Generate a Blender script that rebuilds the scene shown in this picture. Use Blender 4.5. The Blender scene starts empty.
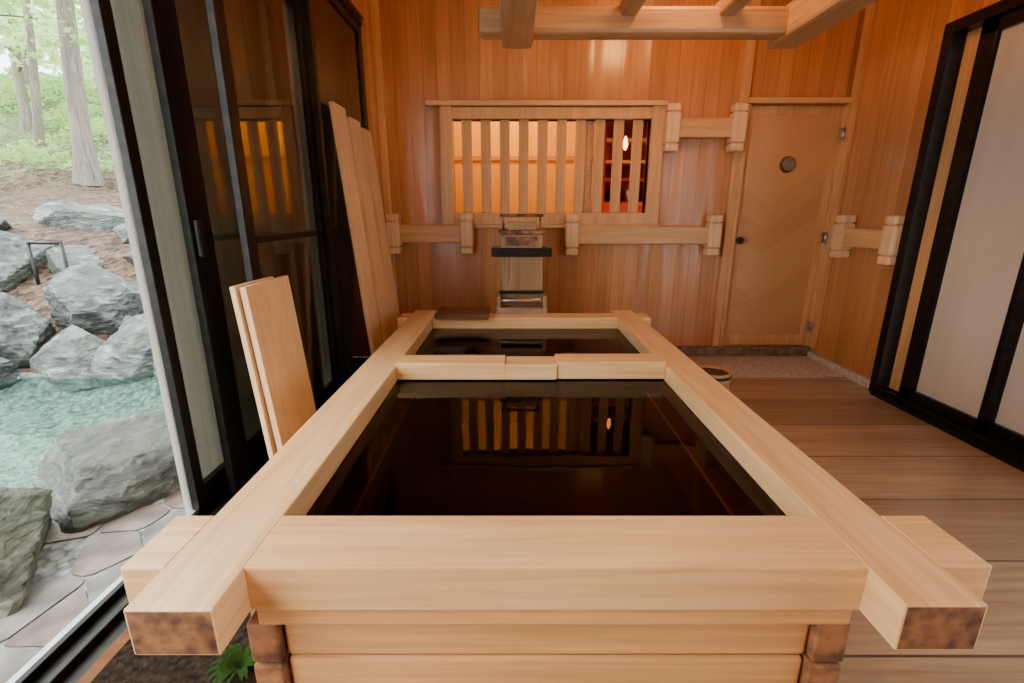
import bpy, bmesh, math, random
from mathutils import Vector, noise, Matrix
random.seed(7)
SC = bpy.context.scene
COL = SC.collection
W = {}

# ------------------------------------------------------------------ materials
def newmat(name):
    m = bpy.data.materials.new(name); m.use_nodes = True
    nt = m.node_tree; nt.nodes.clear()
    out = nt.nodes.new('ShaderNodeOutputMaterial')
    b = nt.nodes.new('ShaderNodeBsdfPrincipled')
    nt.links.new(b.outputs[0], out.inputs[0])
    return m, nt, b, out

def N(nt, t, **kw):
    n = nt.nodes.new('ShaderNode' + t)
    for k, v in kw.items(): setattr(n, k, v)
    return n

def mth(nt, op, a, b=None, c=None):
    n = N(nt, 'Math', operation=op)
    for i, v in enumerate((a, b, c)):
        if v is None: continue
        if isinstance(v, (int, float)): n.inputs[i].default_value = v
        else: nt.links.new(v, n.inputs[i])
    return n.outputs[0]

def mixc(nt, fac, a, b, blend='MIX'):
    n = N(nt, 'MixRGB', blend_type=blend)
    for i, v in enumerate((fac, a, b)):
        if isinstance(v, (int, float)): n.inputs[i].default_value = v
        elif isinstance(v, tuple): n.inputs[i].default_value = (*v[:3], 1)
        else: nt.links.new(v, n.inputs[i])
    return n.outputs[0]

def wood(name, dark, light, grain='X', plank=None, rough=.45, groove=.003, coat=0.0, var=.25, bump=.15, gfac=.8, coatr=.15, wave=0, spec=.5):
    m, nt, b, out = newmat(name)
    tc = N(nt, 'TexCoord'); sep = N(nt, 'SeparateXYZ')
    nt.links.new(tc.outputs['Object'], sep.inputs[0])
    vec = tc.outputs['Object']; r = None; g = None
    if plank:
        ax, w = plank
        q = mth(nt, 'DIVIDE', sep.outputs[ax], w)
        idx = mth(nt, 'FLOOR', q); f = mth(nt, 'FRACT', q)
        wn = N(nt, 'TexWhiteNoise', noise_dimensions='1D'); nt.links.new(idx, wn.inputs['W'])
        r = wn.outputs['Value']
        add = N(nt, 'VectorMath', operation='ADD'); sc = N(nt, 'VectorMath', operation='SCALE')
        nt.links.new(wn.outputs['Color'], sc.inputs[0]); sc.inputs['Scale'].default_value = 9
        nt.links.new(vec, add.inputs[0]); nt.links.new(sc.outputs[0], add.inputs[1]); vec = add.outputs[0]
        d = mth(nt, 'MULTIPLY', mth(nt, 'MINIMUM', f, mth(nt, 'SUBTRACT', 1.0, f)), w)
        g = mth(nt, 'LESS_THAN', d, groove)
    mp = N(nt, 'Mapping'); nt.links.new(vec, mp.inputs[0])
    s = [26., 26., 26.]; s['XYZ'.index(grain)] = 1.3
    mp.inputs['Scale'].default_value = s
    n1 = N(nt, 'TexNoise'); n1.inputs['Scale'].default_value = 1.6; n1.inputs['Detail'].default_value = 5; n1.inputs['Distortion'].default_value = .7
    nt.links.new(mp.outputs[0], n1.inputs[0])
    mp2 = N(nt, 'Mapping'); nt.links.new(vec, mp2.inputs[0])
    s2 = [5., 5., 5.]; s2['XYZ'.index(grain)] = .7
    mp2.inputs['Scale'].default_value = s2
    n2 = N(nt, 'TexNoise'); n2.inputs['Scale'].default_value = 1; n2.inputs['Detail'].default_value = 3
    nt.links.new(mp2.outputs[0], n2.inputs[0])
    v = mth(nt, 'ADD', mth(nt, 'MULTIPLY', n1.outputs['Fac'], .6), mth(nt, 'MULTIPLY', n2.outputs['Fac'], .4))
    rp = N(nt, 'ValToRGB'); rp.color_ramp.elements[0].position = .34; rp.color_ramp.elements[1].position = .62
    rp.color_ramp.elements[0].color = (*dark, 1); rp.color_ramp.elements[1].color = (*light, 1)
    nt.links.new(v, rp.inputs[0]); c = rp.outputs[0]
    if r is not None:
        hv = N(nt, 'HueSaturation'); nt.links.new(c, hv.inputs['Color'])
        nt.links.new(mth(nt, 'MULTIPLY_ADD', r, var, 1 - var / 2), hv.inputs['Value']); c = hv.outputs[0]
        c = mixc(nt, mth(nt, 'MULTIPLY', g, gfac), c, tuple(x * .2 for x in dark))
    nt.links.new(c, b.inputs['Base Color'])
    b.inputs['Roughness'].default_value = rough; b.inputs['Specular IOR Level'].default_value = spec
    b.inputs['Coat Weight'].default_value = coat; b.inputs['Coat Roughness'].default_value = coatr
    bp = N(nt, 'Bump'); bp.inputs['Strength'].default_value = bump; bp.inputs['Distance'].default_value = .01
    h = n1.outputs['Fac'] if g is None else mth(nt, 'SUBTRACT', mth(nt, 'MULTIPLY', n1.outputs['Fac'], .5), g)
    nt.links.new(h, bp.inputs['Height']); nt.links.new(bp.outputs[0], b.inputs['Normal'])
    if wave:
        n3 = N(nt, 'TexNoise'); n3.inputs['Scale'].default_value = 1.2; n3.inputs['Detail'].default_value = 1; nt.links.new(mp2.outputs[0], n3.inputs[0])
        b3 = N(nt, 'Bump'); b3.inputs['Strength'].default_value = wave; b3.inputs['Distance'].default_value = .03
        nt.links.new(n3.outputs['Fac'], b3.inputs['Height']); nt.links.new(b3.outputs[0], b.inputs['Coat Normal'])
        nt.links.new(b3.outputs[0], bp.inputs['Normal'])
    return m

def noisy(name, a, bcol, scale=6, rough=.7, metallic=0, bump=.2, c3=None, coat=0, detail=6, spec=.5):
    m, nt, b, out = newmat(name)
    tc = N(nt, 'TexCoord'); n1 = N(nt, 'TexNoise'); n1.inputs['Scale'].default_value = scale; n1.inputs['Detail'].default_value = detail
    nt.links.new(tc.outputs['Object'], n1.inputs[0])
    rp = N(nt, 'ValToRGB'); e = rp.color_ramp.elements
    e[0].position = .35; e[1].position = .65; e[0].color = (*a, 1); e[1].color = (*bcol, 1)
    if c3:
        x = e.new(.52); x.color = (*c3, 1)
    nt.links.new(n1.outputs['Fac'], rp.inputs[0]); nt.links.new(rp.outputs[0], b.inputs['Base Color'])
    b.inputs['Roughness'].default_value = rough; b.inputs['Metallic'].default_value = metallic
    b.inputs['Coat Weight'].default_value = coat; b.inputs['Specular IOR Level'].default_value = spec
    bp = N(nt, 'Bump'); bp.inputs['Strength'].default_value = bump; bp.inputs['Distance'].default_value = .02
    nt.links.new(n1.outputs['Fac'], bp.inputs['Height']); nt.links.new(bp.outputs[0], b.inputs['Normal'])
    return m

def glassmat(name, tint=(1, 1, 1), ior=1.5, rip=.02):
    m = bpy.data.materials.new(name); m.use_nodes = True; nt = m.node_tree; nt.nodes.clear()
    out = N(nt, 'OutputMaterial'); mx = N(nt, 'MixShader'); t = N(nt, 'BsdfTransparent'); g = N(nt, 'BsdfGlossy'); f = N(nt, 'Fresnel')
    nz = N(nt, 'TexNoise'); nz.inputs['Scale'].default_value = .8 if rip < .1 else 6
    bp = N(nt, 'Bump'); bp.inputs['Strength'].default_value = rip; bp.inputs['Distance'].default_value = .02
    nt.links.new(nz.outputs['Fac'], bp.inputs['Height']); nt.links.new(bp.outputs[0], g.inputs['Normal'])
    t.inputs[0].default_value = (*tint, 1); g.inputs['Roughness'].default_value = .005
    # thin sheet: same reflectance from both faces
    ge = N(nt, 'NewGeometry')
    nt.links.new(mth(nt, 'MULTIPLY_ADD', ge.outputs['Backfacing'], 1 / ior - ior, ior), f.inputs[0])
    nt.links.new(f.outputs[0], mx.inputs[0]); nt.links.new(t.outputs[0], mx.inputs[1]); nt.links.new(g.outputs[0], mx.inputs[2])
    nt.links.new(mx.outputs[0], out.inputs[0])
    return m

def translucent(name, col, fac=.5):
    m = bpy.data.materials.new(name); m.use_nodes = True; nt = m.node_tree; nt.nodes.clear()
    out = N(nt, 'OutputMaterial'); mx = N(nt, 'MixShader'); t = N(nt, 'BsdfTranslucent'); d = N(nt, 'BsdfDiffuse')
    nz = N(nt, 'TexNoise'); nz.inputs['Scale'].default_value = 3
    c = mixc(nt, nz.outputs['Fac'], tuple(x * .8 for x in col), tuple(min(1, x * 1.1) for x in col))
    nt.links.new(c, t.inputs[0]); nt.links.new(c, d.inputs[0]); mx.inputs[0].default_value = fac
    nt.links.new(d.outputs[0], mx.inputs[1]); nt.links.new(t.outputs[0], mx.inputs[2]); nt.links.new(mx.outputs[0], out.inputs[0])
    return m

def endgrain(name):
    m, nt, b, out = newmat(name)
    tc = N(nt, 'TexCoord')
    wv = N(nt, 'TexWave', wave_type='RINGS', rings_direction='Y'); wv.inputs['Scale'].default_value = 9; wv.inputs['Distortion'].default_value = 3; wv.inputs['Detail'].default_value = 3
    nt.links.new(tc.outputs['Object'], wv.inputs[0])
    nz = N(nt, 'TexNoise'); nz.inputs['Scale'].default_value = 14; nz.inputs['Detail'].default_value = 5; nt.links.new(tc.outputs['Object'], nz.inputs[0])
    rp = N(nt, 'ValToRGB'); rp.color_ramp.elements[0].position = .42; rp.color_ramp.elements[1].position = .6
    rp.color_ramp.elements[0].color = (.05, .014, .005, 1); rp.color_ramp.elements[1].color = (.34, .14, .05, 1)
    nt.links.new(nz.outputs['Fac'], rp.inputs[0])
    c = mixc(nt, mth(nt, 'MULTIPLY', wv.outputs['Fac'], .25), rp.outputs[0], (.2, .08, .03))
    nt.links.new(c, b.inputs['Base Color']); b.inputs['Roughness'].default_value = .6
    return m

def rockmat(name, a, c3, b_, tint):
    m, nt, b, out = newmat(name)
    tc = N(nt, 'TexCoord'); oi = N(nt, 'ObjectInfo')
    add = N(nt, 'VectorMath', operation='ADD'); nt.links.new(tc.outputs['Object'], add.inputs[0]); nt.links.new(oi.outputs['Location'], add.inputs[1])
    n1 = N(nt, 'TexNoise'); n1.inputs['Scale'].default_value = 5; n1.inputs['Detail'].default_value = 12; n1.inputs['Roughness'].default_value = .65; n1.inputs['Distortion'].default_value = .6
    mp = N(nt, 'Mapping'); mp.inputs['Rotation'].default_value = (.5, .4, .3); mp.inputs['Scale'].default_value = (1, 1, 3); nt.links.new(add.outputs[0], mp.inputs[0]); nt.links.new(mp.outputs[0], n1.inputs[0])
    rp = N(nt, 'ValToRGB'); e = rp.color_ramp.elements; e[0].position = .36; e[1].position = .70; e[0].color = (*a, 1); e[1].color = (*b_, 1); x = e.new(.53); x.color = (*c3, 1)
    nt.links.new(n1.outputs['Fac'], rp.inputs[0])
    n2 = N(nt, 'TexNoise'); n2.inputs['Scale'].default_value = 2.2; n2.inputs['Detail'].default_value = 5; nt.links.new(add.outputs[0], n2.inputs[0])
    f = mth(nt, 'MULTIPLY', mth(nt, 'GREATER_THAN', n2.outputs['Fac'], .52), .5)
    c = mixc(nt, f, rp.outputs[0], tint)
    hs = N(nt, 'HueSaturation'); nt.links.new(c, hs.inputs['Color']); nt.links.new(mth(nt, 'MULTIPLY_ADD', oi.outputs['Random'], .7, .6), hs.inputs['Value'])
    nt.links.new(hs.outputs[0], b.inputs['Base Color']); b.inputs['Roughness'].default_value = .5
    bp = N(nt, 'Bump'); bp.inputs['Strength'].default_value = .9; bp.inputs['Distance'].default_value = .04
    nt.links.new(n1.outputs['Fac'], bp.inputs['Height']); nt.links.new(bp.outputs[0], b.inputs['Normal'])
    return m

M = {}
wd_, wl_ = (.40, .150, .042), (.54, .228, .074)
M['wall'] = wood('cedar_wall_boards', wd_, wl_, 'Z', ('X', .105), rough=.32, coat=.4, var=.28, groove=.0018, gfac=.55, bump=.05, coatr=.17, wave=.5)
M['wall_y'] = wood('cedar_wall_boards_side', wd_, wl_, 'Z', ('Y', .105), rough=.32, coat=.4, var=.28, groove=.0018, gfac=.55, bump=.05, coatr=.17, wave=.5)
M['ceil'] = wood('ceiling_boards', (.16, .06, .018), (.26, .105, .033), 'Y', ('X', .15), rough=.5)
M['floor'] = wood('floor_planks', (.25, .15, .088), (.42, .285, .175), 'X', ('Y', .375), rough=.30, groove=.0045, var=.38, coat=.25, gfac=.9)
M['hinoki_x'] = wood('pale_cypress_x', (.62, .315, .115), (.81, .50, .225), 'X', rough=.34, bump=.04, coat=.35, coatr=.22)
M['hinoki_y'] = wood('pale_cypress_y', (.60, .305, .115), (.79, .49, .225), 'Y', rough=.34, bump=.04, coat=.35, coatr=.22)
M['trim_z'] = wood('amber_trim_z', (.48, .225, .078), (.66, .36, .145), 'Z', rough=.42, bump=.05)
M['trim_x'] = wood('amber_trim_x', (.50, .245, .09), (.68, .39, .165), 'X', rough=.42, bump=.05)
M['trim_y'] = wood('amber_trim_y', (.50, .245, .09), (.68, .39, .165), 'Y', rough=.42, bump=.05)
M['hinoki_z'] = wood('pale_cypress_z', (.64, .37, .175), (.79, .51, .275), 'Z', rough=.45, bump=.05)
M['spout'] = wood('spout_wood', (.19, .10, .045), (.37, .22, .11), 'Z', rough=.32, bump=.05)
M['dark_x'] = wood('dark_stained_board', (.085, .032, .012), (.17, .072, .03), 'X', rough=.8, bump=.05, spec=.15)
M['tubwall'] = wood('tub_side_boards', (.52, .24, .078), (.72, .385, .14), 'X', rough=.45)
M['tubwall_y'] = wood('tub_side_boards_y', (.42, .24, .11), (.62, .38, .2), 'Y', ('Z', .10), rough=.45, groove=.003)
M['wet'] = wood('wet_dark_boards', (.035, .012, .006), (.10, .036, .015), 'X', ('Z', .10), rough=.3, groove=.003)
M['end'] = endgrain('end_grain')
M['beam_x'] = wood('frame_beam_x', (.33, .17, .075), (.51, .30, .145), 'X', rough=.45)
M['beam_y'] = wood('frame_beam_y', (.33, .17, .075), (.51, .30, .145), 'Y', rough=.45)
M['bronze'] = noisy('dark_bronze_aluminium', (.010, .009, .008), (.020, .017, .013), 30, .34, .7, .02)
M['black'] = noisy('black_metal', (.01, .01, .01), (.025, .022, .02), 20, .35, .5, .02)
M['steel'] = noisy('worn_steel', (.40, .38, .35), (.56, .54, .50), 20, .3, .9, .02)
M['alu'] = noisy('aluminium_track', (.36, .38, .38), (.52, .54, .54), 12, .4, .6, .05)
M['glass'] = glassmat('smoked_glass', (.78, .77, .72), 1.8)
M['clear'] = glassmat('daylight_glass', (.97, .98, .97), 1.5)
M['frost'] = translucent('cream_blind', (.54, .45, .35), .06)
M['curtain'] = translucent('grey_cream_curtain', (.66, .64, .58), .13)
M['blind'] = translucent('olive_taupe_blind', (.36, .31, .23), .04)
M['slab'] = noisy('granite_slab', (.40, .33, .25), (.64, .55, .44), 40, .5, bump=.1)
M['darkstone'] = noisy('brown_stone_skirting', (.13, .085, .052), (.24, .165, .105), 20, .5, bump=.2)
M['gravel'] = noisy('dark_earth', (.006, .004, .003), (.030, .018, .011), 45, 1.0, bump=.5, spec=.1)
M['rock'] = rockmat('grey_rock', (.018, .021, .020), (.080, .092, .088), (.29, .32, .305), (.095, .115, .09))
M['moss'] = rockmat('mossy_rock', (.03, .032, .022), (.115, .118, .088), (.33, .325, .26), (.075, .09, .045))
M['flag'] = noisy('flagstone_face', (.085, .074, .064), (.26, .235, .205), 7, .55, bump=.35, detail=10, c3=(.155, .138, .12))
M['flagp'] = noisy('brownish_flagstone_face', (.095, .068, .054), (.25, .19, .155), 7, .55, bump=.35, detail=10, c3=(.165, .124, .10))
M['bark'] = wood('bark', (.09, .07, .055), (.27, .225, .185), 'Z', rough=.9, bump=.7)
M['barkd'] = wood('dark_bark', (.04, .032, .024), (.14, .11, .085), 'Z', rough=.9, bump=.7)
M['leaf'] = translucent('bright_leaves', (.38, .60, .19), .5)
M['leaf2'] = translucent('pale_leaves', (.66, .84, .40), .55)
M['fern'] = translucent('fern_leaves', (.022, .050, .010), .2)
M['redshelf'] = noisy('dark_red_lacquer', (.24, .022, .010), (.42, .05, .018), 5, .4)
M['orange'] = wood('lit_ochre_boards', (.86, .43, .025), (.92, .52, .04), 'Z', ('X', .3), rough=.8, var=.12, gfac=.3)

def terrain_mat():
    m, nt, b, out = newmat('garden_ground')
    tc = N(nt, 'TexCoord'); v = N(nt, 'TexVoronoi'); v.inputs['Scale'].default_value = 14
    nt.links.new(tc.outputs['Object'], v.inputs[0])
    sep = N(nt, 'SeparateXYZ'); nt.links.new(tc.outputs['Object'], sep.inputs[0])
    bw = N(nt, 'RGBToBW'); nt.links.new(v.outputs['Color'], bw.inputs[0])
    nz = N(nt, 'TexNoise'); nz.inputs['Scale'].default_value = .9; nz.inputs['Detail'].default_value = 10; nt.links.new(tc.outputs['Object'], nz.inputs[0])
    hgt = mth(nt, 'MULTIPLY', mth(nt, 'SUBTRACT', sep.outputs['Z'], 2.35), .22)
    rp = N(nt, 'ValToRGB'); e = rp.color_ramp.elements; e[0].position = .50; e[1].position = .62
    e[0].color = (.098, .056, .035, 1); e[1].color = (.12, .16, .06, 1)
    nt.links.new(mth(nt, 'ADD', nz.outputs['Fac'], hgt), rp.inputs[0])
    c = mixc(nt, 1.0, rp.outputs[0], bw.outputs[0], 'SOFT_LIGHT')
    nt.links.new(c, b.inputs['Base Color']); b.inputs['Roughness'].default_value = .9
    bp = N(nt, 'Bump'); bp.inputs['Strength'].default_value = .9; bp.inputs['Distance'].default_value = .06
    nt.links.new(v.outputs['Distance'], bp.inputs['Height']); nt.links.new(bp.outputs[0], b.inputs['Normal'])
    return m
M['ground'] = terrain_mat()
def pebble(name, c1, c2, sc):
    m, nt, b, out = newmat(name)
    tc = N(nt, 'TexCoord'); v = N(nt, 'TexVoronoi'); v.inputs['Scale'].default_value = sc
    nt.links.new(tc.outputs['Object'], v.inputs[0])
    bw = N(nt, 'RGBToBW'); nt.links.new(v.outputs['Color'], bw.inputs[0])
    c = mixc(nt, v.outputs['Distance'], c1, c2)
    c = mixc(nt, .8, c, bw.outputs[0], 'SOFT_LIGHT')
    nt.links.new(c, b.inputs['Base Color']); b.inputs['Roughness'].default_value = .8
    bp = N(nt, 'Bump'); bp.inputs['Strength'].default_value = .4; bp.inputs['Distance'].default_value = .015
    nt.links.new(v.outputs['Distance'], bp.inputs['Height']); nt.links.new(bp.outputs[0], b.inputs['Normal'])
    return m
M['pebble'] = pebble('pebble_mortar', (.36, .36, .33), (.08, .09, .085), 28)

def water(name, col, ior=1.4, rip=.01, sc=4):
    m, nt, b, out = newmat(name)
    b.inputs['Base Color'].default_value = (*col, 1); b.inputs['Roughness'].default_value = .0
    b.inputs['Transmission Weight'].default_value = 1; b.inputs['IOR'].default_value = ior
    tc = N(nt, 'TexCoord'); nz = N(nt, 'TexNoise'); nz.inputs['Scale'].default_value = sc; nt.links.new(tc.outputs['Object'], nz.inputs[0])
    bp = N(nt, 'Bump'); bp.inputs['Strength'].default_value = rip; bp.inputs['Distance'].default_value = .05
    nt.links.new(nz.outputs['Fac'], bp.inputs['Height']); nt.links.new(bp.outputs[0], b.inputs['Normal'])
    return m
M['water'] = water('dark_bath_water', (.17, .062, .028), 1.19, .012, 5)
M['pond'] = glassmat('pond_water', (.56, .76, .70), 1.2, .3)

def chevron():
    m, nt, b, out = newmat('chevron_door_boards')
    tc = N(nt, 'TexCoord'); sep = N(nt, 'SeparateXYZ'); nt.links.new(tc.outputs['Object'], sep.inputs[0])
    d = mth(nt, 'ADD', mth(nt, 'MULTIPLY', mth(nt, 'ABSOLUTE', mth(nt, 'ADD', sep.outputs['X'], .12)), -.75), sep.outputs['Z'])
    q = mth(nt, 'DIVIDE', d, .19); f = mth(nt, 'FRACT', q); idx = mth(nt, 'FLOOR', q)
    wn = N(nt, 'TexWhiteNoise', noise_dimensions='1D'); nt.links.new(idx, wn.inputs['W'])
    n1 = N(nt, 'TexNoise', noise_dimensions='1D'); n1.inputs['Scale'].default_value = 40; n1.inputs['Detail'].default_value = 3; nt.links.new(d, n1.inputs['W'])
    v = mth(nt, 'ADD', mth(nt, 'MULTIPLY', n1.outputs['Fac'], .5), mth(nt, 'MULTIPLY', wn.outputs['Value'], .5))
    c = mixc(nt, v, (.48, .23, .088), (.59, .315, .13))
    g = mth(nt, 'LESS_THAN', f, .012)
    c = mixc(nt, mth(nt, 'MULTIPLY', g, .3), c, (.25, .1, .04))
    nt.links.new(c, b.inputs['Base Color']); b.inputs['Roughness'].default_value = .4
    return m
M['chevron'] = chevron()

# ------------------------------------------------------------------ mesh helpers
def addbox(bm, x0, x1, y0, y1, z0, z1, bev=0, seg=2, xf=None):
    t = bmesh.new(); bmesh.ops.create_cube(t, size=1)
    for v in t.verts:
        v.co = Vector(((x0 + x1) / 2 + v.co.x * (x1 - x0), (y0 + y1) / 2 + v.co.y * (y1 - y0), (z0 + z1) / 2 + v.co.z * (z1 - z0)))
    if bev: bmesh.ops.bevel(t, geom=t.edges[:], offset=bev, segments=seg, profile=.5, affect='EDGES')
    if xf:
        for v in t.verts: v.co = xf(v.co)
    me = bpy.data.meshes.new('t'); t.to_mesh(me); t.free(); bm.from_mesh(me); bpy.data.meshes.remove(me)

def addcyl(bm, p0, p1, r0, r1=None, seg=20, bev=0):
    r1 = r0 if r1 is None else r1
    p0 = Vector(p0); p1 = Vector(p1); d = p1 - p0
    t = bmesh.new(); bmesh.ops.create_cone(t, cap_ends=True, segments=seg, radius1=r0, radius2=r1, depth=d.length)
    if bev:
        es = [e for e in t.edges if len(e.link_faces) == 2 and any(len(f.verts) > 4 for f in e.link_faces)]
        bmesh.ops.bevel(t, geom=es, offset=bev, segments=2, profile=.5, affect='EDGES')
    q = Vector((0, 0, 1)).rotation_difference(d.normalized()).to_matrix().to_4x4()
    bmesh.ops.transform(t, matrix=Matrix.Translation((p0 + p1) / 2) @ q, verts=t.verts)
    for f in t.faces: f.smooth = len(f.verts) == 4
    me = bpy.data.meshes.new('t'); t.to_mesh(me); t.free(); bm.from_mesh(me); bpy.data.meshes.remove(me)

def lathe(bm, prof, cx, cy, seg=32):
    rings = []
    for r, z in prof:
        rings.append([bm.verts.new((cx + r * math.cos(2 * math.pi * i / seg), cy + r * math.sin(2 * math.pi * i / seg), z)) for i in range(seg)])
    for a, b in zip(rings, rings[1:]):
        for i in range(seg):
            f = bm.faces.new((a[i], a[(i + 1) % seg], b[(i + 1) % seg], b[i])); f.smooth = True
    bm.faces.new(rings[0][::-1]); bm.faces.new(rings[-1])

def setp(o, label=None, category=None, structure=False, group=None, kind=None):
    if label: o['label'] = label
    if category: o['category'] = category
    if structure: o['kind'] = 'structure'
    if kind: o['kind'] = kind
    if group: o['group'] = group

def mk(name, bm, mats, parent=None, endaxis=None, **kw):
    if not isinstance(mats, (list, tuple)): mats = [mats]
    vs = bm.verts
    lo = Vector((min(v.co[i] for v in vs) for i in range(3))); hi = Vector((max(v.co[i] for v in vs) for i in range(3)))
    base = Vector(((lo.x + hi.x) / 2, (lo.y + hi.y) / 2, lo.z))
    for v in vs: v.co -= base
    bmesh.ops.recalc_face_normals(bm, faces=bm.faces[:])
    if endaxis is not None:
        for f in bm.faces:
            if abs(f.normal[endaxis]) > .95: f.material_index = 1
    me = bpy.data.meshes.new(name); bm.to_mesh(me); bm.free()
    for m in mats: me.materials.append(m)
    o = bpy.data.objects.new(name, me); COL.objects.link(o)
    W[o] = base
    if parent is not None:
        o.parent = parent; o.location = base - W[parent]
    else: o.location = base
    setp(o, **kw)
    return o

def thing(name, loc, label, category, **kw):
    o = bpy.data.objects.new(name, None); COL.objects.link(o); o.location = loc; W[o] = Vector(loc); o.empty_display_size = .1
    setp(o, label=label, category=category, **kw); return o

def boxes(name, bl, mats, parent=None, bev=0, endaxis=None, **kw):
    bm = bmesh.new()
    for b in bl: addbox(bm, *b[:6], bev=(b[6] if len(b) > 6 else bev))
    return mk(name, bm, mats, parent, endaxis, **kw)

S = dict(structure=True)
D = 3.9; XL = -1.0; XR = 2.53; ZC = 2.9; YF = -1.8
# ------------------------------------------------------------------ room shell
boxes('floor', [(-.62, XR, YF, D, -.12, 0)], M['floor'], label='worn brown plank floor beside the wooden bath', category='floor', **S)
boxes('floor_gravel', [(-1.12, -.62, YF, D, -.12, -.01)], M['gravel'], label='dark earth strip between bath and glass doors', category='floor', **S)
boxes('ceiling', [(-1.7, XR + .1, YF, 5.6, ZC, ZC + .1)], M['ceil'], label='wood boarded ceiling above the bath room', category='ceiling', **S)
ox0, ox1, oz0, oz1 = -.45, 1.05, 1.19, 1.87
boxes('wall_back', [(-1.5, ox0, D, D + .08, 0, ZC), (ox1, 1.76, D, D + .08, 0, ZC), (ox0, ox1, D, D + .08, 0, oz0), (ox0, ox1, D, D + .08, oz1, ZC),
                    (1.76, 2.50, D, D + .08, 1.98, ZC), (2.50, 2.7, D, D + .08, 0, ZC), (1.76, 2.50, D, D + .08, 0, .1)], M['wall'],
      label='orange-brown cedar wall of vertical boards', category='wall', **S)
boxes('wall_left', [(-1.5, XL, 3.69, D, -.12, ZC), (-1.5, -1.0, YF, 3.69, 2.46, ZC), (-1.4, -1.06, YF, -.9, 0, 2.46)], M['wall_y'],
      label='narrow cedar wall strip and lintel around the glass doors', category='wall', **S)
boxes('wall_right', [(XR, XR + .1, 3.09, D, 0, ZC), (XR, XR + .1, YF, 3.09, 2.23, ZC), (XR, XR + .1, YF, -.6, 0, 2.23)], M['wall_y'],
      label='cedar side wall of vertical boards around sliding doors', category='wall', **S)
boxes('wall_front', [(-1.4, XR, YF - .1, YF, 0, ZC)], M['wall'], label='cedar board wall closing the bath room', category='wall', **S)
boxes('baseboard_back', [(1.40, XR, D - .035, D, 0, .095)], M['darkstone'], label='brown stone sill strip under the door', category='baseboard', **S)
boxes('baseboard_right', [(XR - .025, XR, 3.1, D - .04, 0, .06)], M['slab'], label='pale stone skirting under the side wall', category='baseboard', **S)
boxes('trim_1', [(1.69, 1.76, D - .035, D, .1, ZC, .004)], M['trim_z'], label='slender wooden pillar beside the door', category='trim', **S)
boxes('trim_2', [(XR - .03, XR, 3.80, D - .04, .1, 2.9, .004)], M['trim_z'], label='wooden corner post between the walls', category='trim', **S)
boxes('trim_3', [(XL, XL + .05, D - .05, D, .1, 2.9, .004)], M['trim_z'], label='wooden corner batten by the glass doors', category='trim', **S)
boxes('stone_step', [(1.15, XR - .03, 3.36, D - .04, 0, .016, .004)], M['slab'], label='speckled beige stone slab set before the door', category='stone slab')

# ---- slatted window
win = thing('window_1', (.3, D, 1.09), 'slatted wooden window with a warmly lit room beyond', 'window', **S)
boxes('frame', [(-.54, ox0, D - .04, D + .09, 1.10, 1.96, .004), (ox1, 1.15, D - .04, D + .09, 1.10, 1.96, .004),
                (ox0, ox1, D - .04, D + .09, 1.10, oz0, .004), (ox0, ox1, D - .04, D + .09, oz1, 1.95, .004)], M['trim_z'], win)
boxes('head_trim', [(-.64, 1.15, D - .07, D, 1.955, 1.99, .004)], M['trim_x'], win)
boxes('sill', [(-.56, 1.15, D - .07, D, 1.075, 1.10, .004)], M['trim_x'], win)
pitch = (ox1 - ox0) / 10.35
for i in range(10):
    xc = ox0 + pitch * (i + .72)
    boxes('slat', [(xc - .038, xc + .038, D + .005, D + .03, oz0, oz1, .003)], M['trim_z'], win)
boxes('sliding_sash', [(.57, .63, D + .045, D + .075, oz0, oz1, .003)], M['beam_y'], win)

# ---- adjoining lit room
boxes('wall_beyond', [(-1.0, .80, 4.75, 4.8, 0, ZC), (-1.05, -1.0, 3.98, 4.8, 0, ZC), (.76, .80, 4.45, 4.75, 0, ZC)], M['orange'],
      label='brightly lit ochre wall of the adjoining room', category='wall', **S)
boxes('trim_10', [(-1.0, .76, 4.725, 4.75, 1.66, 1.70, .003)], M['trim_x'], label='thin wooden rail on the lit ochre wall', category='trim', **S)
boxes('wall_beyond_side', [(.84, 2.6, 5.3, 5.35, 0, ZC), (2.55, 2.6, 3.98, 5.3, 0, ZC), (.80, .84, 4.8, 5.3, 0, ZC)], M['redshelf'],
      label='dark red wall of the adjoining room', category='wall', **S)
boxes('floor_beyond', [(-1.05, 2.6, 3.98, 5.35, -.05, 0)], M['floor'], label='plank floor of the adjoining room', category='floor', **S)
sx0, sx1, sy0, sy1 = .80, 1.75, 4.50, 4.80
sh = thing('shelf_unit', (1.275, 4.65, 0), 'dark red shelving in the adjoining room', 'shelf')
boxes('carcass', [(sx0 + .005, sx0 + .035, sy0, sy1, 0, 2.1), (sx1 - .03, sx1, sy0, sy1, 0, 2.1), (sx0 + .035, sx1 - .03, sy1 - .03, sy1, 0, 2.1), (sx0 + .035, sx1 - .03, sy0, sy1 - .03, 2.06, 2.1)], M['redshelf'], sh)
for z in (.5, .9, 1.26, 1.47, 1.62, 1.80):
    boxes('shelf', [(sx0 + .035, sx1 - .03, sy0, sy1 - .03, z, z + .022)], M['trim_x'] if z > 1.5 else M['redshelf'], sh)
for i, (x, z) in enumerate(((.93, 1.285), (1.09, 1.285), (1.25, 1.285))):
    bm = bmesh.new(); lathe(bm, [(.04, z), (.055, z + .03), (.06, z + .09), (.04, z + .12), (.025, z + .14)], x, 4.62, 20)
    mk('jar', bm, M['steel' if i % 2 else 'black'], label='small jar on the dark red shelf', category='jar', group='jars on the shelf')

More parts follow.
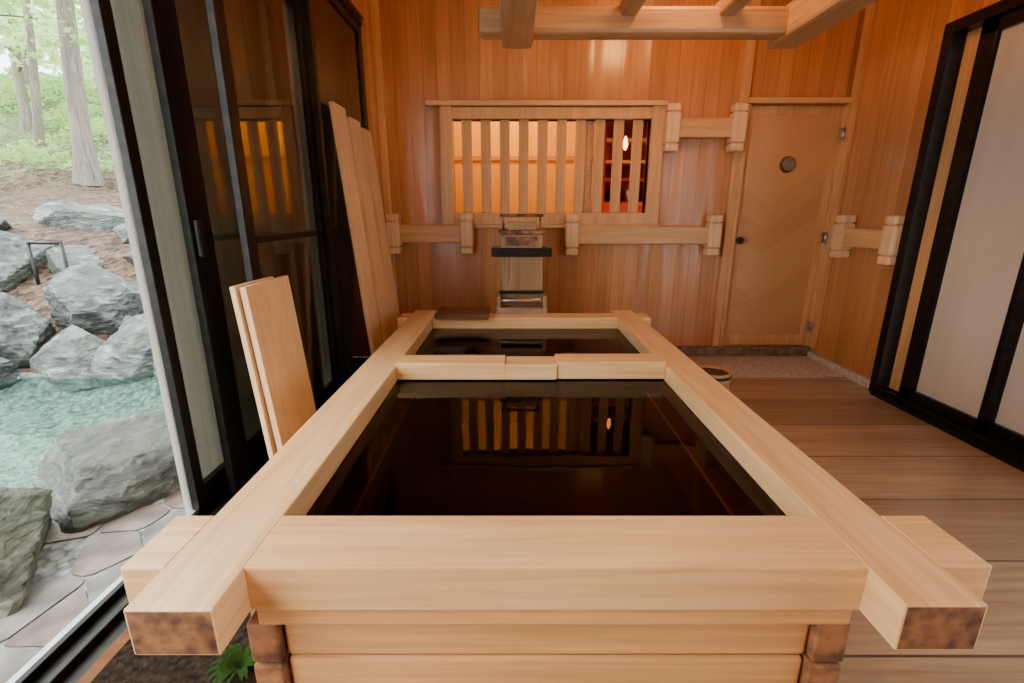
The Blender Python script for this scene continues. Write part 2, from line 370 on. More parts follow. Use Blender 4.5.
def make_glint_lamp(x, y, z, e):
    l = thing('glint_lamp', (x, y, z), 'tiny glowing orange lamp added in the adjoining room for a water glint', 'lamp')
    bm = bmesh.new(); addcyl(bm, (x, y, z + .11), (x, y, ZC), .004, seg=8); mk('cord', bm, M['black'], l)
    m, nt, b, out = newmat('lamp_glow'); b.inputs['Base Color'].default_value = (1, .5, .15, 1)
    b.inputs['Emission Color'].default_value = (1, .24, .025, 1); b.inputs['Emission Strength'].default_value = e
    bm = bmesh.new(); lathe(bm, [(.006, z), (.018, z + .025), (.022, z + .05), (.014, z + .085), (.005, z + .11)], x, y, 20); mk('shade', bm, m, l)
make_glint_lamp(.955, 4.3, 1.70, 16)  # added lamp, kept for its orange glint in the bath water

# ---- chevron door
door = thing('door_1', (2.13, D, .1), 'cedar door with diagonal chevron boards and round porthole', 'door', **S)
boxes('leaf', [(1.77, 2.49, D - .01, D + .03, .105, 1.965, .003)], M['chevron'], door)
boxes('jamb', [(1.745, 1.775, D - .05, D + .03, .1, 1.97, .003), (2.485, 2.515, D - .05, D + .03, .1, 1.97, .003)], M['trim_z'], door)
boxes('head_trim', [(1.74, 2.53, D - .07, D, 1.97, 2.01, .004)], M['trim_x'], door)
boxes('edge_frame', [(1.78, 1.83, D - .014, D - .008, .11, 1.96, .002), (2.43, 2.48, D - .014, D - .008, .11, 1.96, .002), (1.83, 2.43, D - .014, D - .008, 1.90, 1.96, .002), (1.83, 2.43, D - .014, D - .008, .11, .2, .002)], M['trim_z'], door)
bm = bmesh.new(); addcyl(bm, (2.12, D - .012, 1.55), (2.12, D - .035, 1.55), .062, .055, 28, .004); mk('porthole_ring', bm, M['dark_x'], door)
bm = bmesh.new(); addcyl(bm, (2.12, D - .034, 1.55), (2.12, D - .04, 1.55), .048, seg=28); mk('porthole_disc', bm, M['steel'], door)
bm = bmesh.new(); addcyl(bm, (1.80, D - .012, .98), (1.80, D - .06, .98), .012); addcyl(bm, (1.80, D - .05, .98), (1.80, D - .085, .98), .026, .03, 24, .008); mk('knob', bm, M['black'], door, label='dark round door knob')
for z in (.28, 1.0, 1.76):
    bm = bmesh.new(); addcyl(bm, (2.485, D - .055, z - .045), (2.485, D - .055, z + .045), .009, seg=12); addbox(bm, 2.45, 2.485, D - .055, D - .05, z - .04, z + .04); mk('hinge', bm, M['steel'], door, label='steel hinge')

# ---- post-and-rail handrails
def post(bm, a, b, zc, hz):
    w = .052
    for (z0, z1, k) in ((zc - hz, zc - hz + .055, .95), (zc - hz + .045, zc - hz + .07, .72), (zc - hz + .06, zc + hz - .06, 1.0), (zc + hz - .07, zc + hz - .045, .72), (zc + hz - .055, zc + hz, .95)):
        ww = w * k
        addbox(bm, a - ww, a + ww, b - ww, b + ww, z0, z1, bev=.012)
def handrail_x(x0, x1, zc, hz, label):
    t = thing('handrail', ((x0 + x1) / 2, D - .06, zc - hz), label, 'handrail')
    for x in (x0, x1):
        bm = bmesh.new(); post(bm, x, D - .06, zc, hz); mk('post', bm, M['hinoki_z'], t)
    boxes('rail', [(x0 + .03, x1 - .03, D - .09, D - .02, zc - .068, zc + .068, .01)], M['trim_x'], t)
handrail_x(-.93, -.355, 1.03, .155, 'pale wooden rail between knobbed posts beside the glass doors')
handrail_x(.47, 1.585, 1.02, .155, 'long pale wooden rail between knobbed posts below the window')
handrail_x(1.19, 1.68, 1.80, .165, 'short high wooden rail beside the slatted window')
t = thing('handrail', (XR - .06, 3.38, .87), 'short wooden rail with knobbed posts on the side wall', 'handrail')
for y in (3.14, 3.63):
    bm = bmesh.new(); post(bm, XR - .06, y, 1.02, .155); mk('post', bm, M['hinoki_z'], t)
boxes('rail', [(XR - .09, XR - .02, 3.17, 3.60, .955, 1.085, .01)], M['trim_y'], t)

# ---- hanging ceiling frame
fr = thing('ceiling_frame', (.75, 1.6, 2.1), 'suspended frame of thick pale wooden beams', 'beam frame')
boxes('cross_beam', [(-.18, 1.68, 2.93, 3.06, 2.135, 2.27, .022)], M['beam_x'], fr)
boxes('cross_beam', [(-.18, 1.68, .55, .68, 2.135, 2.27, .022)], M['beam_x'], fr)
for x in (.03, 1.58):
    boxes('long_beam', [(x - .09, x + .09, .4, 3.16, 2.120, 2.29, .022)], M['beam_y'], fr)
for x in (.63, 1.16):
    boxes('rod', [(x - .045, x + .045, .5, 3.08, 2.215, 2.30, .015)], M['beam_y'], fr)
for x in (.03, 1.58):
    for y in (.9, 2.2):
        boxes('hanger', [(x - .04, x + .04, y - .04, y + .04, 2.28, ZC, .005)], M['trim_z'], fr)

# ------------------------------------------------------------------ left glass doors
def glassdoor(name, x, y0, y1, label, mid=False, sw=.065, z0=.02, z1=2.42, handle=None, sw1=None):
    d = thing(name, (x, (y0 + y1) / 2, z0), label, 'sliding door', structure=True)
    t = .016; sw1 = sw1 or sw
    bl = [(x - t, x + t, y0, y0 + sw, z0, z1, .003), (x - t, x + t, y1 - sw1, y1, z0, z1, .003), (x - t, x + t, y0 + sw, y1 - sw1, z0, z0 + .09, .003), (x - t, x + t, y0 + sw, y1 - sw1, z1 - .06, z1, .003)]
    if mid: bl.append((x - t, x + t, y0 + sw, y1 - sw1, 1.07, 1.10, .002))
    boxes('frame', bl, M['bronze'], d)
    boxes('pane', [(x - .003, x + .003, y0 + sw - .005, y1 - sw1 + .005, z0 + .085, z1 - .055)], M['glass'], d)
    if handle:
        boxes('handle', [(x + t, x + t + .02, handle - .015, handle + .015, 1.03, 1.17, .006)], M['black'], d, label='small black latch handle')
    return d
glassdoor('door_2', -1.29, 1.69, 2.75, 'black framed glass sliding door pushed open beside the garden', sw=.05)
glassdoor('door_3', -1.215, 1.82, 2.85, 'black framed glass sliding door stacked behind another', sw=.13, handle=1.85)
glassdoor('door_4', -1.09, 1.97, 2.80, 'black framed glass sliding door with a middle bar', mid=True, sw=.07, sw1=.05)
glassdoor('door_5', -1.045, 2.76, 3.66, 'fixed black framed glass panel by the cedar wall', mid=True, sw=.04, sw1=.05)
boxes('trim_4', [(-1.36, -1.02, -.9, 3.69, 2.42, 2.46), (-1.36, -1.03, 3.66, 3.69, .02, 2.42)], M['bronze'], label='black aluminium head frame of the sliding doors', category='trim', **S)
boxes('trim_5', [(-1.30, -1.16, -.9, 3.69, -.12, -.01), (-1.30, -1.28, -.9, 3.69, -.01, .015, .002), (-1.225, -1.205, -.9, 3.69, -.01, .015, .002)], M['bronze'], label='black sliding door track on the floor edge', category='trim', **S)
boxes('trim_12', [(-1.16, -1.12, -.9, 3.69, -.12, -.008, .003)], M['dark_x'], label='dark wooden edge strip beside the door track', category='trim', **S)
boxes('trim_11', [(-1.115, -1.02, 1.9, 3.69, -.01, .018, .002)], M['bronze'], label='black floor track under the inner glass doors', category='trim', **S)
boxes('trim_6', [(-1.345, -1.285, -.9, 3.69, -.14, -.005, .004)], M['alu'], label='bright aluminium sill edge next to the garden', category='trim', **S)
def drape(name, y0, y1, x, amp, fr_, mat, label, cat):
    bm = bmesh.new(); nseg = int((y1 - y0) * 260); prev = None
    for i in range(nseg + 1):
        y = y0 + (y1 - y0) * i / nseg; xx = x + amp * math.sin(i * fr_) * (1 + .3 * math.sin(i * .13))
        a = bm.verts.new((xx, y, -.12)); b_ = bm.verts.new((xx, y, 2.47))
        if prev: f = bm.faces.new((prev[0], a, b_, prev[1])); f.smooth = True
        prev = (a, b_)
    mk(name, bm, M[mat], label=label, category=cat)
drape('curtain', 1.76, 2.06, -1.39, .016, .42, 'curtain', 'gathered grey-cream curtain behind the open glass door', 'curtain')
drape('curtain', 2.06, 3.688, -1.41, .006, .2, 'blind', 'taupe curtain drawn behind the glass doors', 'curtain')

# ------------------------------------------------------------------ right sliding doors
boxes('trim_7', [(2.47, 2.60, 3.03, 3.09, .0, 2.23, .004), (2.47, 2.60, -.6, 3.03, 2.17, 2.23, .004)], M['bronze'], label='black aluminium outer frame of the side sliding doors', category='trim', **S)
boxes('trim_8', [(2.44, 2.60, -.6, 3.03, 0, .03, .003), (2.47, 2.485, -.6, 3.03, .03, .06), (2.52, 2.535, -.6, 3.03, .03, .06)], M['bronze'], label='black double track of the side sliding doors', category='trim', **S)
boxes('trim_9', [(2.56, 2.60, 2.88, 3.03, .03, 2.17)], M['trim_z'], label='beige wooden strip beside the black door frame', category='trim', **S)
def rdoor(name, x, y0, y1, sw0, sw1, label, mat='frost'):
    d = thing(name, (x, (y0 + y1) / 2, .06), label, 'sliding door', structure=True)
    t = .02
    boxes('frame', [(x - t, x + t, y0, y0 + sw0, .03, 2.17, .003), (x - t, x + t, y1 - sw1, y1, .03, 2.17, .003), (x - t, x + t, y0, y1, .03, .12, .003), (x - t, x + t, y0, y1, 2.10, 2.17, .003)], M['bronze'], d)
    boxes('blind' if mat == 'frost' else 'pane', [(x + .004, x + .01, y0 + sw0, y1 - sw1, .12, 2.10)], M[mat], d)
rdoor('door_6', 2.52, 2.32, 2.88, .035, .10, 'black framed sliding door with a cream blind pane')
rdoor('door_7', 2.56, 1.1, 2.35, .06, .03, 'black framed sliding door with pale frosted pane')
rdoor('door_8', 2.52, -.6, 1.14, .06, .06, 'black framed sliding door with clear glass', 'clear')

# ------------------------------------------------------------------ bathtub
h = .54; zt = .44; zw = .470
tub = thing('bathtub', (.08, 1.95, 0), 'large cypress bath with thick pale rim and two basins', 'bathtub')
xl0, xl1, xr0, xr1 = -.67, -.515, .685, .83
yn0, yn1, yf0, yf1 = .765, .93, 2.99, 3.14
boxes('rim_rail', [(xl0, xl1, .665, 3.24, zt, h, .004)], [M['hinoki_y'], M['end']], tub, endaxis=1, label='pale long rim beam with brown end grain')
boxes('rim_rail', [(xr0, xr1, .675, 3.24, zt, h, .004)], [M['hinoki_y'], M['end']], tub, endaxis=1, label='pale long rim beam with brown end grain')
boxes('rim_beam', [(xl1 - .002, xr0 + .002, yn0, yn1, zt - .002, h, .004), (-.755, xl0 + .002, yn0, yn1, zt, h, .004), (xr1 - .002, .93, yn0 + .005, yn1, zt, h, .004)], M['hinoki_x'], tub)
boxes('rim_beam', [(xl1, xr0, yf0, yf1, zt, h, .005), (-.74, xl0, yf0, yf1, zt, h, .006), (xr1, .90, yf0, yf1, zt, h, .006)], M['hinoki_x'], tub)
boxes('lower_beam', [(xl1 + .002, xr0 - .002, yn0 + .010, yn1, .392, zt - .004, .005)], M['tubwall'], tub)
boxes('divider', [(-.515, -.03, 2.0, 2.13, .475, .553, .004), (-.03, .20, 2.0, 2.13, .475, .546, .004), (.20, .685, 2.01, 2.14, .475, .556, .004)], M['hinoki_x'], tub)
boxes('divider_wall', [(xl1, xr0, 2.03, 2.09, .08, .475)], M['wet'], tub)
for k, (a, b_) in enumerate(((.287, .386), (.172, .279), (.06, .164))):
    boxes('front_board', [(-.478, .624, .80, .845, a, b_, .008)], M['tubwall'], tub)
boxes('front_backing', [(-.50, .67, .845, .90, 0, .392)], M['wet'], tub)
boxes('side_wall', [(-.50, .67, 3.05, 3.10, .0, .44, .004)], M['tubwall'], tub)
boxes('side_wall', [(-.575, -.53, .85, 3.05, 0, .44)], M['tubwall_y'], tub)
boxes('side_wall', [(.70, .745, .85, 3.05, 0, .44)], M['tubwall_y'], tub)
for xa, xb in ((-.545, -.482), (.628, .695)):
    bm = bmesh.new()
    for a, b_ in ((.0, .055), (.06, .164), (.172, .279), (.287, .388)):
        addbox(bm, xa, xb, .782, .85, a, b_, bev=.006)
    mk('corner_joint', bm, M['end'], tub, label='stacked dark end grain of interlocked boards')
zl = .44
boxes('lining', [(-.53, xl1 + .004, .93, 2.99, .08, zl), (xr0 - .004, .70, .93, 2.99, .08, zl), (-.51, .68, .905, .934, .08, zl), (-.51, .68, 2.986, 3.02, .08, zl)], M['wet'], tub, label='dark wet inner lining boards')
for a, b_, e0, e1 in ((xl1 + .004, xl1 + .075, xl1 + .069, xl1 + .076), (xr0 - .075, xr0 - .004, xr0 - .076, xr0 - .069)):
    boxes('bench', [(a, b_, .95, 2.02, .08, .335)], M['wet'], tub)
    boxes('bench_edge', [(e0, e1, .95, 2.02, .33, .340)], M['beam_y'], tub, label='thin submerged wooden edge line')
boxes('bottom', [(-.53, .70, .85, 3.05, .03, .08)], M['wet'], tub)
for (a, b_, lab) in ((.932, 2.029, 'still dark water filling the larger basin'), (2.091, 2.988, 'still dark water filling the smaller basin')):
    boxes('bath_water', [(xl1 + .001, xr0 - .001, a, b_, .085, zw)], M['water'], label=lab, category='water')
boxes('bath_lid_board', [(-.49, -.15, 2.93, 3.18, h + .001, h + .036, .004)], M['dark_x'], label='short dark brown board laid on the bath rim corner', category='board')

# spout
sp = thing('water_spout', (.065, 3.33, 0), 'wooden box water spout with black metal strap behind the bath', 'spout')
bm = bmesh.new()
addbox(bm, -.075, .205, 3.26, 3.42, 0, .91, .006, xf=lambda c: Vector((.065 + (c.x - .065) * (1.14 - .16 * c.z), c.y, c.z)))
mk('body', bm, M['spout'], sp)
boxes('strap', [(-.14, .27, 3.235, 3.44, .905, .965, .006)], M['black'], sp, label='black metal strap band')
boxes('upper_box', [(-.07, .20, 3.20, 3.42, .966, 1.05, .006)], M['spout'], sp)
boxes('top_board', [(-.09, .22, 3.22, 3.42, 1.051, 1.08, .004)], M['end'], sp)
boxes('top_board', [(-.03, .16, 3.26, 3.40, 1.08, 1.135, .005)], M['spout'], sp)
boxes('gate', [(-.04, .17, 3.19, 3.20, .98, 1.04, .003)], M['end'], sp)
bm = bmesh.new(); addcyl(bm, (-.08, 3.30, 1.175), (.21, 3.30, 1.175), .01, seg=12); addcyl(bm, (-.06, 3.30, 1.08), (-.06, 3.30, 1.175), .008, seg=10); addcyl(bm, (.19, 3.30, 1.08), (.19, 3.30, 1.175), .008, seg=10); mk('wire_handle', bm, M['end'], sp)
bm = bmesh.new()
for sx in (-1, 1):
    addbox(bm, .065 + sx * .155 - .012, .065 + sx * .155 + .012, 3.13, 3.26, .545, .66, .003)
addbox(bm, -.09, .22, 3.13, 3.26, .545, .57, .003)
mk('chute', bm, M['spout'], sp)
boxes('chute_edge', [(-.105, .235, 3.12, 3.132, .541, .578, .002)], M['steel'], sp, label='shiny steel edge of the chute')
boxes('tray', [(-.09, .22, 3.225, 3.258, .655, .675, .003)], M['black'], sp)
bm = bmesh.new(); addcyl(bm, (-.09, 3.20, .615), (.22, 3.20, .615), .018, seg=20, bev=.004); mk('outlet_pipe', bm, M['steel'], sp, label='shiny steel outlet pipe')

# bucket
bx, by = 1.14, 2.56
bk = thing('bucket', (bx, by, 0), 'small wooden bucket with dark metal hoops on the floor', 'bucket')
bm = bmesh.new(); lathe(bm, [(.085, 0), (.10, .33), (.088, .33), (.078, .03)], bx, by, 32); mk('body', bm, M['beam_x'], bk)
for z, r in ((.08, .090), (.30, .1005)):
    bm = bmesh.new(); lathe(bm, [(r - .004, z), (r + .003, z), (r + .004, z + .016), (r - .003, z + .016)], bx, by, 32); mk('hoop', bm, M['black'], bk)

# small fern by the tub base
def fern(x, y, z, n, L, label):
    bm = bmesh.new(); rr = random.Random(3)
    for k in range(n):
        ang = rr.uniform(0, 6.28); l = L * rr.uniform(.6, 1.1); prev = None
        d = Vector((math.cos(ang), math.sin(ang), 0)); s = Vector((-d.y, d.x, 0))
        for i in range(6):
            t_ = i / 5; p = Vector((x, y, z)) + d * l * t_ * .8 + Vector((0, 0, l * (1.1 * t_ - .8 * t_ * t_)))
            w = .008 * math.sin(3.14 * min(1, t_ * .9 + .1)) + .0008
            a = bm.verts.new(p + s * w); b_ = bm.verts.new(p - s * w)
            if prev: bm.faces.new((prev[0], a, b_, prev[1]))
            prev = (a, b_)
    mk('fern', bm, M['fern'], label=label, category='plant')
fern(-.74, 1.02, -.01, 26, .10, 'small dark green fern growing at the foot of the bath')

# leaning boards
def lean(xb, xt, y0, y1, H, th, label, group, z0=0.0, twist=0):
    d = Vector((xt - xb, twist, H)).normalized(); n = Vector((d.z, 0, -d.x)).normalized(); L = H / d.z
    bm = bmesh.new()
    def xf(c): return Vector((xb, c.y, z0)) + d * c.z + n * c.x
    addbox(bm, 0, th, y0, y1, 0, L, bev=.003, xf=xf)
    mk('bath_cover_board', bm, M['hinoki_z'], label=label, category='board', group=group)
lean(-1.000, -1.070, 1.785, 2.09, .925, .022, 'short pale cover board leaning against the glass door', 'short bath cover boards')
lean(-.965, -1.042, 1.80, 2.16, .92, .026, 'short pale cover board leaning in front of another', 'short bath cover boards')
yy = 2.90
for i, (w_, H_, dx, tw) in enumerate(((.20, 1.79, 0, 0), (.19, 1.755, .02, .015), (.18, 1.73, .035, .02))):
    lean(-.875 + dx, -1.022 + dx * .5, yy, yy + w_, H_, .028, ('tallest', 'middle', 'slightly shorter')[i] + ' long pale cover board leaning near the cedar wall', 'long bath cover boards', twist=tw)
    yy += w_ + .035

# ------------------------------------------------------------------ garden
PX, PY, PRX, PRY = -3.55, 2.75, 1.62, 1.25
def gh(x, y):
    pts = [(-50, -.16), (4.2, -.16), (5.0, .35), (6, .8), (8, 1.2), (11, 1.6), (15, 2.8), (25, 6), (60, 16)]
    yy = y + max(0, (-x - 5)) * .12
    for (a, ha), (b, hb) in zip(pts, pts[1:]):
        if a <= yy <= b:
            z = ha + (hb - ha) * (yy - a) / (b - a); break
    else: z = -.16
    q = math.hypot((x - PX) / PRX, (y - PY) / PRY)
    if q < 1: z -= .20 * min(1, (1 - q) * 4)
    if x > -2.6 and y < 4: return z
    return z + noise.noise(Vector((x * .7, y * .7, 0))) * (.03 + .045 * max(0, y - 4))
bm = bmesh.new()
xs = [-1.345 - (i / 70) ** 2 * 32 for i in range(71)]; ys = [-4 + j * .18 for j in range(75)] + [9.5 + (j / 35) ** 1.6 * 34 for j in range(1, 36)]
g = [[bm.verts.new((x, y, gh(x, y))) for x in xs] for y in ys]
for j in range(len(ys) - 1):
    for i in range(len(xs) - 1):
        f = bm.faces.new((g[j][i], g[j][i + 1], g[j + 1][i + 1], g[j + 1][i])); f.smooth = True
        c = f.calc_center_median()
        if c.x > -5.3 and c.y < 3.95: f.material_index = 1
mk('ground', bm, [M['ground'], M['pebble']], label='sloping leaf-littered forest ground and pebbled terrace', category='ground', **S)
bm = bmesh.new(); vs = [bm.verts.new((PX + PRX * .98 * math.cos(a * math.pi / 24), PY + PRY * .98 * math.sin(a * math.pi / 24), -.18)) for a in range(48)]; bm.faces.new(vs)
mk('pond_water', bm, M['pond'], label='shallow clear outdoor pool edged with rocks', category='pond')

def rock(x, y, rx, ry, rz, seed, mat='rock', label='rough grey boulder beside the outdoor pool', zc=None, sub=5, flat=0):
    bm = bmesh.new(); bmesh.ops.create_icosphere(bm, subdivisions=sub, radius=1)
    rr = random.Random(seed)
    o = Vector((seed * 13.1, seed * 7.7, seed * 3.3))
    ps = [(Vector((rr.uniform(-1, 1), rr.uniform(-1, 1), rr.uniform(-.5, 1))).normalized(), rr.uniform(.52, .84)) for _ in range(13)]
    if flat: ps.append((Vector((.10, -.12, 1)).normalized(), flat))
    z0 = (gh(x, y) + rz * .5 if zc is None else zc)
    for v in bm.verts:
        p = v.co.normalized(); k = 1.1 + .2 * noise.noise(p * 1.2 + o)
        for q, c0 in ps:
            dd = p.dot(q) * k
            if dd > c0: k *= c0 / dd
        c = p * k
        k2 = 1 + .05 * noise.noise(c * 3.5 + o) + .03 * (abs(noise.noise(c * 8 + o)) * 2 - .5) + .012 * noise.noise(c * 20 + o)
        c = c * k2
        v.co = Vector((x + c.x * rx * 1.35, y + c.y * ry * 1.35, z0 + c.z * rz * 1.35))
    for f in bm.faces: f.smooth = False
    mk('boulder', bm, M[mat], label=label, category='rock', group='boulders around the outdoor pool')
rock(-2.07, 1.50, .27, .27, .25, 1, 'moss', 'mossy green-grey boulder by the paving', -.02)
rock(-1.99, 2.24, .36, .31, .30, 22, 'moss', 'broad flat-topped grey boulder at the pool edge', -.07, flat=.42)
rock(-3.25, 4.10, .33, .24, .28, 3)
rock(-3.88, 4.05, .36, .24, .25, 4)
rock(-4.1, 4.70, .45, .28, .30, 5, label='angular dark boulder on the bank', zc=.33)
rock(-4.85, 4.30, .52, .32, .40, 6, label='big blue-grey boulder on the bank', zc=.12)
rock(-4.55, 3.70, .30, .18, .17, 7)
rock(-5.75, 5.4, .50, .38, .38, 8, label='blue-grey boulder up the bank', zc=.62)
rock(-5.7, 6.6, .5, .3, .18, 9, label='low flat boulder up the bank')
rock(-2.85, 3.85, .20, .16, .25, 10)
rock(-2.38, 2.98, .25, .18, .13, 11, label='low flat stone at the pool edge')
rock(-3.3, 4.85, .36, .26, .2, 12, label='flat boulder on the bank')
rock(-5.5, 3.3, .3, .3, .25, 13)
rock(-4.7, 6.2, .25, .2, .12, 15); rock(-6.6, 7.2, .3, .25, .15, 16); rock(-2.6, 5.2, .32, .26, .25, 17)
rock(-2.1, 4.0, .3, .25, .25, 18)
rock(-5.0, 5.45, .26, .18, .16, 19, sub=4); rock(-4.2, 5.6, .26, .18, .14, 20, sub=4); rock(-6.6, 6.1, .25, .2, .14, 21, sub=4)
rock(-3.6, 4.44, .16, .12, .16, 23, sub=4); rock(-5.5, 4.65, .22, .16, .18, 24, sub=4)
rock(-3.3, 5.6, .28, .2, .16, 26, sub=4); rock(-5.9, 4.2, .3, .22, .2, 28, sub=4)

# flagstones: irregular cells from scattered seeds
rs = random.Random(11); seeds = []
tries = 0
while len(seeds) < 75 and tries < 12000:
    tries += 1
    p = Vector((rs.uniform(-3.2, -1.3), rs.uniform(.45, 2.75)))
    if all((p - q).length > .19 for q in seeds): seeds.append(p)
for s_ in seeds:
    if s_.x < -2.75 or s_.x > -1.38 or s_.y < .6 or s_.y > 2.5: continue
    poly = [Vector(v) for v in ((s_.x - .4, s_.y - .4), (s_.x + .4, s_.y - .4), (s_.x + .4, s_.y + .4), (s_.x - .4, s_.y + .4))]
    for q in seeds:
        if q is s_ or (q - s_).length > .8: continue
        mid = (q + s_) / 2; nn = (q - s_).normalized(); out = []
        for k in range(len(poly)):
            a, b_ = poly[k], poly[(k + 1) % len(poly)]
            da, db = (a - mid).dot(nn) + .006, (b_ - mid).dot(nn) + .006
            if da <= 0: out.append(a)
            if da * db < 0: out.append(a.lerp(b_, da / (da - db)))
        poly = out
        if len(poly) < 3: break
    if len(poly) < 3: continue
    poly = [Vector((min(p.x, -1.352), p.y)) for p in poly]
    cen = sum(poly, Vector((0, 0))) / len(poly)
    if math.hypot((cen.x - PX) / (PRX + .15), (cen.y - PY) / (PRY + .15)) < 1: continue
    if math.hypot(cen.x + 2.07, cen.y - 1.5) < .2 or math.hypot(cen.x + 1.98, cen.y - 2.24) < .26: continue
    q2 = []
    for k in range(len(poly)):
        a, b_ = poly[k], poly[(k + 1) % len(poly)]
        L = (b_ - a).length; fc = min(.3, .018 / max(L, .03))
        q2.append(a.lerp(b_, fc))
        if L > .1:
            m_ = a.lerp(b_, .5); q2.append(m_ + Vector((noise.noise(Vector((m_.x * 9, m_.y * 9, 1))), noise.noise(Vector((m_.x * 9, m_.y * 9, 5))))) * .01)
        q2.append(a.lerp(b_, 1 - fc))
    bm = bmesh.new(); vs = [bm.verts.new((p.x, p.y, -.17)) for p in q2]
    f = bm.faces.new(vs); r_ = bmesh.ops.extrude_face_region(bm, geom=[f])
    top = [v for v in r_['geom'] if isinstance(v, bmesh.types.BMVert)]
    for v in top: v.co.z = -.153
    pk = rs.random() < .4
    mk('flagstone', bm, M['flagp' if pk else 'flag'], label=('brownish' if pk else 'tan-grey') + ' irregular flagstone set in pebbled mortar', category='flagstone', group='terrace flagstones')

# pipe rail
bm = bmesh.new(); addcyl(bm, (-4.75, 5.1, .2), (-4.75, 5.1, .88), .018, seg=12); addcyl(bm, (-4.75, 5.1, .88), (-5.15, 5.15, .88), .018, seg=12); addcyl(bm, (-5.15, 5.15, .2), (-5.15, 5.15, .88), .018, seg=12)
mk('pipe_handrail', bm, M['black'], label='thin dark bent pipe handrail among the rocks', category='handrail')

# trees
def leafcloud(bm, cx, cy, cz, rx, ry, rz, n, s):
    for _ in range(n):
        while True:
            p = Vector((random.uniform(-1, 1), random.uniform(-1, 1), random.uniform(-1, 1)))
            if p.length < 1: break
        c = Vector((cx + p.x * rx, cy + p.y * ry, cz + p.z * rz))
        a = Vector((random.gauss(0, 1), random.gauss(0, 1), random.gauss(0, .6))).normalized(); b = a.orthogonal().normalized()
        b = Matrix.Rotation(random.uniform(0, 6.28), 3, a) @ b; ss = s * random.uniform(.6, 1.3)
        vs = [bm.verts.new(c + q) for q in (a * ss, b * ss * .5, -a * ss, -b * ss * .5)]
        bm.faces.new(vs)
def tree(x, y, r, lean_, H, bark, leaf, label, n=1200, clouds=5, low=2.5, ls=.12):
    z = gh(x, y) - .1
    t = thing('tree', (x, y, z), label, 'tree', group='forest trees')
    bm = bmesh.new(); seg = 14; rings = []; K = 14
    for k in range(K + 1):
        f = k / K; rr = r * (1 - .6 * f) * (1 + .5 * math.exp(-f * 22))
        cx = x + lean_[0] * f + .08 * math.sin(f * 5 + x); cy = y + lean_[1] * f
        rings.append([bm.verts.new((cx + rr * math.cos(6.283 * i / seg) * (1 + .08 * noise.noise(Vector((i, k * .7, x)))), cy + rr * math.sin(6.283 * i / seg), z + H * f)) for i in range(seg)])
    for a, b in zip(rings, rings[1:]):
        for i in range(seg):
            f = bm.faces.new((a[i], a[(i + 1) % seg], b[(i + 1) % seg], b[i])); f.smooth = True
    br = []
    for k in range(clouds):
        f = low / H + (1 - low / H) * (k + .5) / clouds; ang = random.uniform(0, 6.28); L = random.uniform(.9, 1.8)
        p0 = Vector((x + lean_[0] * f, y + lean_[1] * f, z + H * f)); p1 = p0 + Vector((math.cos(ang) * L, math.sin(ang) * L, random.uniform(.1, .7)))
        addcyl(bm, p0, p1, r * .3 * (1.2 - f), r * .08, 8); br.append(p1)
    mk('trunk', bm, M[bark], t)
    bm = bmesh.new()
    for p in br: leafcloud(bm, p.x, p.y, p.z, 1.5, 1.5, .8, n // clouds, ls)
    mk('foliage', bm, M[leaf], t)
tree(-9.3, 11, .19, (1.0, 0, 0), 9, 'bark', 'leaf2', 'tall pale-barked tree standing on the slope', 2000, 6, 3.2, .10)
tree(-10.4, 9.6, .13, (.9, 0, 0), 6, 'barkd', 'leaf', 'slim dark tree near the rocks', 1500, 5, 3.0, .10)
tree(-13.0, 14, .11, (1.2, 0, 0), 9, 'bark', 'leaf2', 'slim forest tree with pale leaves', 2200, 6, 2.0, .10)
tree(-11.5, 16, .10, (.6, 0, 0), 9, 'barkd', 'leaf2', 'slim forest tree with fresh green leaves', 2200, 6, 1.5, .11)
tree(-16, 17, .14, (.9, 0, 0), 10, 'bark', 'leaf2', 'pale-leaved forest tree higher on the slope', 2600, 7, 1.2, .12)
tree(-14, 19, .12, (.8, 0, 0), 10, 'barkd', 'leaf', 'green-leaved forest tree higher on the slope', 2600, 7, 1.2, .12)
tree(-20, 20, .15, (1.2, 0, 0), 11, 'barkd', 'leaf2', 'pale-leaved forest tree with dark trunk', 2600, 7, 1.2, .14)
tree(-17.5, 23, .14, (1.2, 0, 0), 11, 'bark', 'leaf2', 'distant slim forest tree on the hillside', 2600, 7, 1.0, .14)
tree(-24, 26, .17, (1.2, 0, 0), 12, 'bark', 'leaf2', 'distant slim forest tree on the hillside', 2800, 7, 1.0, .16)
tree(-21, 29, .17, (1.2, 0, 0), 12, 'barkd', 'leaf', 'distant slim forest tree on the hillside', 2800, 7, .8, .16)
bm = bmesh.new()
for _ in range(190):
    x = random.uniform(-28, -6); y = random.uniform(12, 28)
    if abs(x / y + .9) > .5: continue
    s = .2 + y * .022
    leafcloud(bm, x, y, gh(x, y) + s * .4, s, s, s * .5, 70, .045 + y * .003)
mk('undergrowth', bm, M['leaf'], label='low bright green undergrowth covering the slope', category='shrubs', kind='stuff')

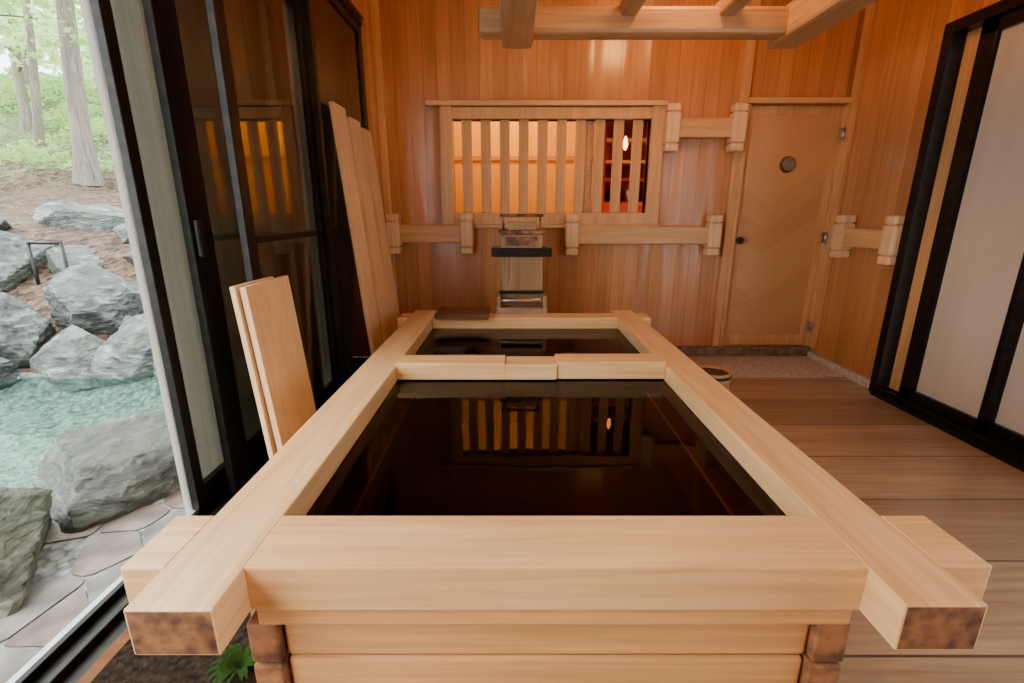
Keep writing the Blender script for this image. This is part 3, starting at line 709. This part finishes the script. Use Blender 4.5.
# ------------------------------------------------------------------ lights
def ceil_lamp(x, y, e, col=(1, .46, .13), z=ZC - .08):
    l = thing('ceiling_lamp', (x, y, z), 'round warm unseen ceiling lamp', 'lamp', group='ceiling lamps')
    m, nt, b, out = newmat('lamp_disc'); b.inputs['Base Color'].default_value = (1, .7, .4, 1)
    b.inputs['Emission Color'].default_value = (*col, 1); b.inputs['Emission Strength'].default_value = 3
    bm = bmesh.new(); lathe(bm, [(.10, z), (.12, z + .02), (.12, z + .08)], x, y, 28); mk('shade', bm, m, l)
    ld = bpy.data.lights.new('warm_bulb', 'POINT'); ld.energy = e; ld.color = col; ld.shadow_soft_size = .12
    lo = bpy.data.objects.new('warm_bulb', ld); COL.objects.link(lo); lo.location = (x, y, z - .16)
ceil_lamp(.95, 2.75, 36); ceil_lamp(.1, 1.6, 11); ceil_lamp(.1, -.7, 32, (1, .42, .11))  # last one is added behind the camera to warm the tub front
ld = bpy.data.lights.new('annex_light', 'POINT'); ld.energy = 38; ld.color = (1, .66, .10); ld.shadow_soft_size = .12
lo = bpy.data.objects.new('annex_light', ld); COL.objects.link(lo); lo.location = (0.0, 4.2, 2.3)
ld = bpy.data.lights.new('annex_light', 'POINT'); ld.energy = 13; ld.color = (1, .42, .2); ld.shadow_soft_size = .08  # added fill light for the red shelves, hidden below the window sill
lo = bpy.data.objects.new('annex_light', ld); COL.objects.link(lo); lo.location = (1.2, 4.12, 1.02)

wd = bpy.data.worlds.new('World'); SC.world = wd; wd.use_nodes = True
bg = wd.node_tree.nodes['Background']; bg.inputs[0].default_value = (.90, .97, 1.0, 1); bg.inputs[1].default_value = 7.2
sn = bpy.data.lights.new('sun', 'SUN'); sn.energy = 4; sn.angle = .6; sn.color = (1, .98, .92)
so = bpy.data.objects.new('sun', sn); COL.objects.link(so); so.rotation_euler = (math.radians(25), math.radians(-30), 0)

cd = bpy.data.cameras.new('camera'); cd.sensor_width = 36; cd.lens = 475 / 1024 * 36; cd.clip_start = .02; cd.clip_end = 200
co = bpy.data.objects.new('camera', cd); COL.objects.link(co); co.location = (0, 0, 1.2); co.rotation_euler = (math.radians(90 - 15.3), 0, 0)
SC.camera = co
